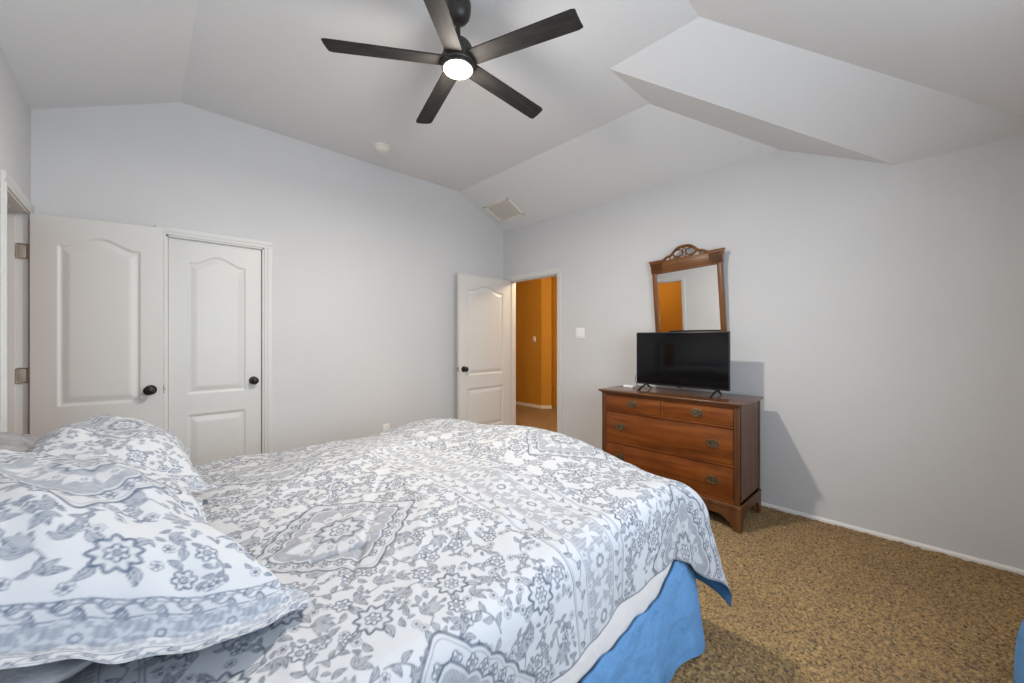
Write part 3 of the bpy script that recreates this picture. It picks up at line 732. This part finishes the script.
    def scroll(s, x, y, a, L, curl, leaves=4, fl=.022):
        P = [(x, y)]; aa = a; n = 16
        for k in range(n): aa += curl*(.4+1.2*k/n)/n; P.append((P[-1][0]+math.cos(aa)*L/n, P[-1][1]+math.sin(aa)*L/n))
        s.stroke(P, .0038, .85)
        for k in range(leaves):
            i = int((k+.8)*n/(leaves+.6)); q = P[i]; da = math.atan2(P[i+1][1]-P[i][1], P[i+1][0]-P[i][0])
            s.leaf(q[0], q[1], da+(.9 if k % 2 else -.9), L*.24, L*.10)
        if fl: s.rosette(P[-1][0], P[-1][1], fl, 5, a)
    def medallion(s, x, y, Rx, Ry):
        th = np.linspace(0, 2*PI, 320, endpoint=False)
        def out(k, lob=.045):
            base = 1/(np.abs(np.cos(th))**1.25+np.abs(np.sin(th))**1.25)**(1/1.25)
            sc = 1+lob*np.abs(np.sin(th*10))-.02; tip = 1+.10*np.exp(-((((th+PI/4) % (PI/2))-PI/4)/.10)**2)
            r = k*base*sc*tip; return np.stack([x+Rx*r*np.cos(th), y+Ry*r*np.sin(th)], 1)
        s.fill(out(1.), .06, .95, .007); s.stroke(np.vstack([out(.94), out(.94)[:1]]), .0025, .6)
        for k in range(28):   # little arches in the rim
            a = 2*PI*(k+.5)/28; b = 1/(abs(math.cos(a))**1.25+abs(math.sin(a))**1.25)**.8
            px, py = x+Rx*.845*b*math.cos(a), y+Ry*.845*b*math.sin(a); s.rosette(px, py, .05*min(Rx, Ry)+.003, 4, a)
        s.fill(out(.76, .07), .05, .95, .0055); s.fill(out(.71, .07), .52, None, hatch=.18)
        for k in range(10):
            a = 2*PI*k/10; b = 1/(abs(math.cos(a))**1.25+abs(math.sin(a))**1.25)**.8
            s.leaf(x+Rx*.34*math.cos(a)*b, y+Ry*.34*math.sin(a)*b, math.atan2(Ry*math.sin(a), Rx*math.cos(a)), Rx*.30*b, Rx*.13, inv=True)
            a2 = a+PI/10; s.rosette(x+Rx*.46*b*math.cos(a2), y+Ry*.46*b*math.sin(a2), Rx*.085, 5, a, inv=True)
        s.peony(x, y, Rx*.30)
        s.stroke(np.stack([x+Rx*.33*np.cos(th[::8]), y+Ry*.33*np.sin(th[::8])], 1), .003, .1)
    def band_x(s, u0, u1, vmax, n, seed=1):
        """ornamental band running along v between u0 and u1 (toned ground, pale flowers)"""
        r = random.Random(seed); w_ = u1-u0; H = vmax
        def rect(a, b, val):
            i0, i1 = int(a*s.res), int(b*s.res); s.a[i0:i1, :] = s.a[i0:i1, :]*0+val
        rect(u0, u1, .04); rect(u0, u0+.003, .8); rect(u0+.007, u0+.0095, .6); rect(u1-.003, u1, .8); rect(u1-.0095, u1-.007, .6)
        g = w_*.20
        for q in (u0+.012, u1-g-.0):   # narrow guards with a running vine
            pass
        vv = np.arange(0, H+.001, .004)
        for c_, ph in ((u0+g*.62, 0), (u1-g*.62, 1.3)):
            s.stroke(np.stack([c_+.008*np.sin(vv/H*2*PI*2*n+ph), vv], 1), .0032, .75)
            for k in range(4*n):
                v = H*(k+.5)/(4*n); s.leaf(c_, v, PI/2+(.9 if k % 2 else -.9), .024, .011)
        rect(u0+g*1.15, u0+g*1.15+.003, .75); rect(u1-g*1.15-.003, u1-g*1.15, .75)
        i0, i1 = int((u0+g*1.15+.006)*s.res), int((u1-g*1.15-.006)*s.res); s.a[i0:i1, :] = .46+.10*np.sin(np.arange(s.ny)*.55)[None]
        cm = (u0+u1)/2; R = w_*.185
        for k in range(n):
            v = H*(k+.5)/n; s.rosette(cm, v, R, 8, 0, inv=True)
            for sg in (-1, 1):
                for e_ in (-1, 1): s.leaf(cm+sg*R*.95, v+e_*R*.55, e_*PI/2+sg*.5*-e_, R*.75, R*.26, inv=True)
                v2 = H*(k+1)/n
                for d in (-.6, .6): s.leaf(cm, v2, (0 if sg > 0 else PI)+d*sg, R*.95, R*.34, inv=True)
                s.leaf(cm, v+sg*R*1.05, sg*PI/2, R*.8, R*.32, inv=True)
                s.rosette(cm+sg*R*1.15, v+H/n*.27, R*.28, 5, 0, inv=True); s.rosette(cm+sg*R*1.15, v-H/n*.27, R*.28, 5, 0, inv=True)
    def scatter(s, free, n, seed, sizes):
        """fill the open field with flowers and sprays; free(x,y,r) says if a spot is open"""
        r = random.Random(seed); placed = []
        for R, cnt, kind in sizes:
            for _ in range(cnt*150):
                if cnt <= 0: break
                x, y = r.uniform(0, s.W), r.uniform(0, s.H)
                if not free(x, y, R): continue
                if any(math.hypot(min(abs(x-p[0]), s.W-abs(x-p[0])), min(abs(y-p[1]), s.H-abs(y-p[1]))) < (R+p[2])*.82 for p in placed): continue
                placed.append((x, y, R)); cnt -= 1; a = r.uniform(0, 6.28)
                if kind == 'peony': 
                    for k in range(4): s.leaf(x+math.cos(a+k*1.57)*R*.5, y+math.sin(a+k*1.57)*R*.5, a+k*1.57+r.uniform(-.3, .3), R*.62, R*.26)
                    s.peony(x, y, R*.66, a)
                elif kind == 'lily': s.stroke([(x-math.cos(a)*R*.95, y-math.sin(a)*R*.95), (x-math.cos(a+.3)*R*.4, y-math.sin(a+.3)*R*.4), (x, y)], .0038, .8); s.lily(x-math.cos(a)*R*.2, y-math.sin(a)*R*.2, a, R*1.1)
                elif kind == 'scroll': s.scroll(x-math.cos(a)*R*.8, y-math.sin(a)*R*.8, a-.5, R*2.0, r.choice((-2.2, 2.2)), 5, R*.30)
                elif kind == 'rose': s.rosette(x, y, R*.85, r.choice((5, 6)), a); 
                elif kind == 'leaf': s.leaf(x-math.cos(a)*R*.9, y-math.sin(a)*R*.9, a, R*1.8, R*.75)
                elif kind == 'leaf3':
                    for d in (-.8, 0, .8): s.leaf(x-math.cos(a)*R*.6, y-math.sin(a)*R*.6, a+d, R*1.35, R*.5)
    def sample(s, U, Vv):
        x = (U*s.res-.5) % s.nx; y = (Vv*s.res-.5) % s.ny; i = np.floor(x).astype(int) % s.nx; j = np.floor(y).astype(int) % s.ny; fx, fy = x-np.floor(x), y-np.floor(y)
        i2, j2 = (i+1) % s.nx, (j+1) % s.ny; A = s.a
        return (A[i, j]*(1-fx)+A[i2, j]*fx)*(1-fy)+(A[i, j2]*(1-fx)+A[i2, j2]*fx)*fy
    def blur(s, k=1):
        for _ in range(k):
            A = s.a; s.a = (A*2+np.roll(A, 1, 0)+np.roll(A, -1, 0)+np.roll(A, 1, 1)+np.roll(A, -1, 1))/6

# quilt cloth: repeat 1.10 (length) x .84 (width); medallion at the centre of each field, band at its foot end
UW, VW = 1.10, .78
ink = Ink(UW, VW); ink.band_x(.80, 1.06, VW, 5)
MC = (.40, .39); 
def free_field(x, y, R):
    if x+R > .795 and x-R < 1.065: return False
    if x > 1.06 and x+R > UW+.0: pass
    dx, dy = x-MC[0], min(abs(y-MC[1]), VW-abs(y-MC[1]))
    if abs(dx)/.245+abs(dy)/.235 < 1.04+R*3.2: return False
    return True
ink.scatter(free_field, 0, 5, [(.064, 8, 'peony'), (.056, 12, 'scroll'), (.042, 12, 'lily'), (.040, 30, 'scroll'), (.024, 26, 'rose'), (.025, 60, 'leaf3'), (.015, 120, 'leaf'), (.0105, 150, 'rose'), (.0085, 520, 'leaf')])
ink.medallion(MC[0], MC[1], .235, .225); ink.blur(1)
# sham cloth .72 x 1.02
sham = Ink(.80, 1.10)
def free_sham(x, y, R):
    if y-R < .12 or y+R > 1.10-.12: return False
    return abs(x-.40)/.20+abs(y-.55)/.235 > 1.03+R*3.4
sham.scatter(free_sham, 0, 9, [(.058, 7, 'peony'), (.054, 10, 'scroll'), (.040, 12, 'lily'), (.034, 24, 'scroll'), (.022, 22, 'rose'), (.022, 44, 'leaf3'), (.015, 60, 'leaf'), (.011, 70, 'rose'), (.009, 120, 'leaf')])
sham.medallion(.40, .55, .19, .23)
# borders across the two ends (v near 0 and 1.1)
bb = Ink(.80, .80); bb.a = bb.a[:115]; bb.nx = 115; bb.W = .115; bb.band_x(0.0, .115, .80, 8, 2)
sham.a[:, :115] = bb.a.T; sham.a[:, -115:] = bb.a.T[:, ::-1]; sham.blur(1)

# ------------------------------------------------------------------ bed
BX0, BX1, BY0, BY1 = -.455, 1.665, .665, 2.585
bed = thing('bed', 'king bed with white mattress and blue pleated bed skirt', 'bed')
def cushion(bm, x0, x1, y0, y1, z0, z1, r=.05): bx(bm, x0, x1, y0, y1, z0, z1, r, 5)
bm = bmesh.new(); cushion(bm, BX0, BX1, BY0+.006, BY1, .275, .578, .035)
obj('mattress', bm, M_sheet, bed)
bm = bmesh.new(); bx(bm, BX0+.01, BX1-.01, BY0+.02, BY1-.02, .13, .275, .015); obj('box_spring', bm, M_boxspring, bed)
for x in (BX0+.12, (BX0+BX1)/2, BX1-.12):
    for y in (BY0+.14, BY1-.14):
        bm = bmesh.new(); lathe(bm, [(0, 0), (.022, 0), (.028, .01), (.028, .13), (0, .13)], 20, Matrix.Translation((x, y, 0))); obj('leg', bm, M_tv, bed)
# bed skirt: hangs from the box spring top all round, pleated, flares at the foot corner
n_s, n_z = 1400, 26
def skirt_path():
    P = []
    L1 = BX1-BX0; L2 = BY1-BY0
    s = np.linspace(0, 1, n_s); tot = 2*L1+L2; d = s*tot
    X = np.where(d < L1, BX0+d, np.where(d < L1+L2, BX1, BX1-(d-L1-L2))); Y = np.where(d < L1, BY0, np.where(d < L1+L2, BY0+(d-L1), BY1))
    nx = np.where(d < L1, 0, np.where(d < L1+L2, 1, 0.)); ny = np.where(d < L1, -1, np.where(d < L1+L2, 0, 1.))
    for _ in range(14):
        k = np.ones(5)/5
        for A in (nx, ny): A[2:-2] = np.convolve(A, k, 'valid')
    l = np.hypot(nx, ny); return d, X, Y, nx/l, ny/l, L1, L2
d, X, Y, nx, ny, L1, L2 = skirt_path()
zt = np.linspace(1, 0, n_z)
lowx = np.interp(X, [-1, .9, 1.05, 1.18, 1.30, 1.40, 1.50], [.290, .300, .312, .330, .318, .350, .40])
ztop_ = np.where(d < L1+.05, lowx+.006*np.sin(d*23)+.004*np.sin(d*61), .35)
S = np.zeros((n_s, n_z, 3))
for j, f in enumerate(zt):       # f=1 top, 0 bottom
    h = 1-f
    fl = .006+.022*h + (.012*np.sin(d*19+.6*np.sin(d*7))+.006*np.sin(d*47+1))*h**1.2
    cg = np.exp(-((d-L1)/.10)**2); fl = fl+cg*.030*h
    zb_ = .004+.030*np.exp(-((d-(L1-.11))/.055)**2)
    S[:, j, 0] = X+nx*fl; S[:, j, 1] = Y+ny*fl; S[:, j, 2] = ztop_*f+zb_*h
V1, F1 = grid_mesh('', S); S2 = S.copy(); S2[..., 0] -= nx[:, None]*.004; S2[..., 1] -= ny[:, None]*.004
V2, F2 = grid_mesh('', S2, flip=True)
sk = link('bed_skirt', mesh_np('bed_skirt', np.concatenate([V1, V2]), np.concatenate([F1, F2+len(V1)]), [M_blue]), None, bed)

# comforter
XF, YN, YFAR = 1.585, .735, 2.53; OVF, OVN, OVR = .525, .310, .33; UH = -.28
def fold(x, y, x0, y0, a, L, w_, h):
    """soft ridge (h>0) or valley along a line segment from (x0,y0) heading a"""
    dx, dy = x-x0, y-y0; s_ = dx*math.cos(a)+dy*math.sin(a); t_ = -dx*math.sin(a)+dy*math.cos(a)
    e = np.where((s_ > 0) & (s_ < L), np.sin(PI*np.clip(s_/L, 0, 1))**.6, 0)
    return h*e*np.exp(-(t_/w_)**2)
rs = random.Random(5)
FOLDS = [(rs.uniform(.1, 1.6), rs.uniform(.75, 2.5), rs.uniform(0, 6.28), rs.uniform(.25, .8), rs.uniform(.012, .04), rs.choice((-1, 1))*rs.uniform(.003, .008)) for _ in range(60)]
FOLDS += [(.15, 1.62, .35, 1.0, .05, .012), (.35, .95, .95, .5, .010, -.010), (.30, 1.16, -.25, .22, .007, -.012), (.5, 1.9, .1, 1.0, .06, .012),
          (.75, .76, 1.0, .7, .03, .008), (.9, .75, 1.25, .5, .03, .008), (1.2, .74, 1.9, .6, .04, .010)]
def top_z(x, y):
    yc = (y-(YN+YFAR)/2)/((YFAR-YN)/2)
    z = .652+.060*np.clip((x-.1)/1.4, 0, 1)**1.1 + .018*(1-yc**2)
    z = z+.008*np.sin(x*5.1+y*3.0)+.006*np.sin(x*3-y*7+1)+.004*np.sin(x*13+y*11)
    for f_ in FOLDS: z = z+fold(x, y, *f_)
    z = z-.024*np.clip((y-1.8)/.6, 0, 1)**1.5
    z = z+.055*np.exp(-((x-1.5)/.35)**2-((y-1.36)/.36)**2)-.025*np.exp(-((x-1.62)/.22)**2-((y-.74)/.22)**2)-.042*np.exp(-((x-1.15)/.34)**2-((y-2.55)/.28)**2)
    return z
def comforter(U, Vv, off):
    du = np.maximum(0, U-XF); dn = np.maximum(0, YN-Vv); df = np.maximum(0, Vv-YFAR); dy = dn+df
    st_ = np.clip((U-1.42)/.35, 0, 1); dn = dn*(1+.34*st_*st_*(3-2*st_)); dy = dn+df
    r = np.hypot(du, dy)+1e-9; cx = du/r; cyn = np.where(dn > 0, -dy/r, dy/r)
    phi = np.arctan2(dy, du)
    bx_ = np.minimum(U, XF); by = np.clip(Vv, YN, YFAR)
    rho = .085+.055*(cx**2)+.07*np.sin(2*phi)**2
    arc = rho*PI/2; th = np.minimum(r/rho, PI/2)
    out = rho*np.sin(th); drop = rho*(1-np.cos(th)); rest = np.maximum(0, r-arc)
    cor = np.sin(2*phi)**2*(du > 0)*(dy > 0)
    side = np.where(du > dy, Vv, U)
    k = .05+.26*cor**1.5 + .03*np.sin(side*9)
    out = out+rest*k; drop = drop+rest*np.sqrt(1-np.minimum(k, .95)**2)
    wave = np.clip(rest/.25, 0, 1)*(.010*np.sin(side*15+1)+.006*np.sin(side*33))*(1-cor)
    out = out+wave
    x = bx_+cx*out; y = by+cyn*out
    z = top_z(bx_, by)-drop
    return np.stack([x, y, z], -1)
def normals(P):
    a = np.gradient(P, axis=0); b = np.gradient(P, axis=1); n = np.cross(a, b); return n/(np.linalg.norm(n, axis=-1, keepdims=True)+1e-12)
def two_sided(name, fn, us, vs, step, thick, inkfn, mats, parent=None):
    U, Vv = np.meshgrid(us, vs, indexing='ij'); P = fn(U, Vv)
    us2 = np.linspace(us[0], us[-1], int((us[-1]-us[0])/step)); vs2 = np.linspace(vs[0], vs[-1], int((vs[-1]-vs[0])/step))
    U2, V2 = np.meshgrid(us2, vs2, indexing='ij'); Q = fn(U2, V2)
    e = np.minimum(np.minimum(U2-us[0], us[-1]-U2), np.minimum(V2-vs[0], vs[-1]-V2)); Q = Q-normals(Q)*(thick*np.clip(e/.02, 0.02, 1))[..., None]
    Va, Fa = grid_mesh('', P); Vb, Fb = grid_mesh('', Q, flip=True)
    V = np.concatenate([Va, Vb]); F = np.concatenate([Fa, Fb+len(Va)]); mi = np.concatenate([np.zeros(len(Fa)), np.ones(len(Fb))])
    at = np.concatenate([inkfn(U, Vv).ravel(), np.zeros(len(Vb))])
    return mesh_np(name, V, F, mats, mi, {'ink': at})
us = np.arange(UH, XF+OVF, .0024); vs = np.concatenate([np.arange(YN-OVN, 1.5, .0023), np.arange(1.5, YFAR+OVR, .0045)])
def quilt_ink(U, Vv):
    a = ink.sample(U-.05, Vv-.07)
    # piping seams: a thin stitched line
    e = np.minimum(np.minimum(XF+OVF-U, Vv-(YN-OVN)), (YFAR+OVR)-Vv)
    a = np.where(e < .006, .75, a)
    for q in (1.155,): a = np.where(np.abs(U-q) < .0018, .8, a)
    return a
tag(link('comforter', two_sided('comforter', lambda U, V: comforter(U, V, 0), us, vs, .012, .014, quilt_ink, [M_print, M_bluein])),
    'white comforter printed with blue-grey florals and medallions spread over the bed', 'comforter')

# pillows and shams
def pillow(name, label, cat, size, T_, flange, loc, rz, ry, rx, step, inkfn, mats, seed, group=None, droop=0, dense=True, curl=None, base=.38, ear=0):
    a, b = size[0]/2, size[1]/2; r = np.random.default_rng(seed); ph = r.uniform(0, 6.28, 12)
    def axis(h_):
        n_ = int(h_/step*1.25); t_ = np.linspace(0, 1, n_); e_ = h_*(1-(1-t_)**1.8)
        f_ = h_+np.linspace(0, flange, max(2, int(flange/step)))[1:] if flange > 0 else np.zeros(0)
        v_ = np.concatenate([e_, f_]); return np.concatenate([-v_[:0:-1], v_])
    us = axis(a); vs = axis(b)
    U, Vv = np.meshgrid(us, vs, indexing='ij')
    p = np.clip(np.abs(U)/a, 0, 1); q = np.clip(np.abs(Vv)/b, 0, 1)
    h = T_*((1-p**2.6)*(1-q**2.6))**.55
    h = h*(1+.05*np.sin(U*17+ph[0])*np.sin(Vv*13+ph[1]))
    wr = .006*np.sin(U*30+8*Vv+ph[2]+2*np.sin(Vv*9+ph[3]))+.005*np.sin(Vv*26-6*U+ph[4]+2*np.sin(U*11))+.003*np.sin(U*70+Vv*30+ph[5])
    # radial gathers from corners and edges
    edge = np.exp(-((1-np.maximum(p, q))/.18)**2)
    wr = wr*(.5+h/T_*.7) + edge*.004*np.sin((U+Vv)*55+ph[6])*np.sin((U-Vv)*38+ph[7])
    pinch = 1-.05*(1-q**2)*(p**4) ; pinch2 = 1-.12*(p**5)*(q**5)
    X = U*pinch; Y = Vv*pinch2
    if ear: X = X+ear*np.exp(-((U-a)**2+(Vv+b)**2)/.13**2)
    ex = np.maximum(0, np.abs(U)-a); ey = np.maximum(0, np.abs(Vv)-b)
    z = (1-base)*h+wr
    fl = np.hypot(ex, ey)
    z = z+fl*0.05*np.sin((U+Vv)*40+ph[8])
    z = z-droop*((np.abs(U)/a)**3*.5+(np.abs(Vv)/b)**3*.5)
    if curl is not None: z = z+curl(U, Vv)
    Ptop = np.stack([X, Y, z], -1); st = 3
    def arc(ax):
        D = np.linalg.norm(np.diff(Ptop, axis=ax), axis=-1); C = np.concatenate([np.zeros_like(np.take(D, [0], ax)), np.cumsum(D, ax)], ax)
        mid = np.take(C, [C.shape[ax]//2], ax); C = C-mid; return np.where(C > 0, C/np.take(C, [-1], ax), -C/np.take(C, [0], ax))
    AU, AV = arc(0), arc(1)
    U2, V2, X2, Y2, Z2, h2, f2 = [A[::st, ::st] for A in (U, Vv, X, Y, z, h, fl)]
    if (len(us)-1) % st or (len(vs)-1) % st: 
        iu = np.unique(np.append(np.arange(0, len(us), st), len(us)-1)); iv = np.unique(np.append(np.arange(0, len(vs), st), len(vs)-1))
        U2, V2, X2, Y2, Z2, h2 = [A[np.ix_(iu, iv)] for A in (U, Vv, X, Y, z, h)]
    Pb = np.stack([X2, Y2, Z2-h2-.0035], -1)
    e = np.minimum(np.minimum(U2-us[0], us[-1]-U2), np.minimum(V2-vs[0], vs[-1]-V2)); Pb[..., 2] += np.where(e < 1e-6, .0035, 0)
    Va, Fa = grid_mesh('', Ptop); Vb, Fb = grid_mesh('', Pb, flip=True)
    V = np.concatenate([Va, Vb]); F = np.concatenate([Fa, Fb+len(Va)]); mi = np.concatenate([np.zeros(len(Fa)), np.full(len(Fb), len(mats)-1)])
    at = np.concatenate([inkfn(AU, AV).ravel() if inkfn else np.zeros(len(Va)), np.zeros(len(Vb))])
    o = link(name, mesh_np(name, V, F, mats, mi, {'ink': at})); o.location = loc; o.rotation_euler = (rx, ry, rz)
    return tag(o, label, cat, group)
def sham_ink(U, Vv):
    s = sham.sample(np.clip(U*.398+.40, .002, .798), np.clip(Vv*.548+.55, .002, 1.098))
    return s
SH = [M_print2, M_bluein]
pillow('pillow', 'grey plush pillow showing under the nearest floral pillow', 'pillow', (.42, .78), .11, .0, (-.255, 1.325, .742), 0, .10, 0, .012, None, [M_grayf], 3)
pillow('pillow', 'grey plush pillow showing behind the farther floral pillow against the wall', 'pillow', (.20, .78), .11, .0, (-.376, 2.31, .828), 0, .22, 0, .012, None, [M_grayf], 4)
pillow('pillow_sham', 'nearest floral blue-grey pillow with a flat bordered flange', 'pillow', (.55, .78), .170, .045, (-.140, 1.285, .828), .045, .35, .0, .0024, sham_ink, SH, 7, base=.04, ear=.115, curl=lambda U, V: -.018*np.clip((-V-.25)/.18, 0, 1)**2*np.clip((U+.05)/.15, 0, 1)+.02*np.clip((U-.2)/.1, 0, 1))
pillow('pillow_sham', 'farther floral blue-grey pillow lying in front of the two white doors', 'pillow', (.46, .76), .155, .035, (-.075, 2.140, .795), .0, .26, 0, .003, sham_ink, SH, 8, base=.04, ear=.03)

# ------------------------------------------------------------------ blue cloth at the right edge
n1, n2 = 260, 60; th = np.linspace(0, 2*PI, n1); P = np.zeros((n1, n2, 3))
for j in range(n2):
    f = j/(n2-1); h_ = .335*math.cos(f*PI/2)**.8
    wv = 1+.05*np.sin(th*9+3*f)+.035*np.sin(th*17-5*f)+.04*np.sin(th*3+1)
    P[:, j, 0] = .23*math.sin(f*PI/2)**.8*wv*np.cos(th); P[:, j, 1] = .115*math.sin(f*PI/2)**.8*wv*np.sin(th)
    P[:, j, 2] = h_*(1+.10*f*np.sin(th*7+8*f)+.05*np.sin(th*13-9*f)*f)+.001
V1, F1 = grid_mesh('', P, flip=True)
b_ = link('blanket', mesh_np('blanket', V1, F1, [M_blue])); b_.location = (2.26, -.345, 0)
tag(b_, 'light blue bunched cloth on the carpet at the lower right edge', 'blanket')
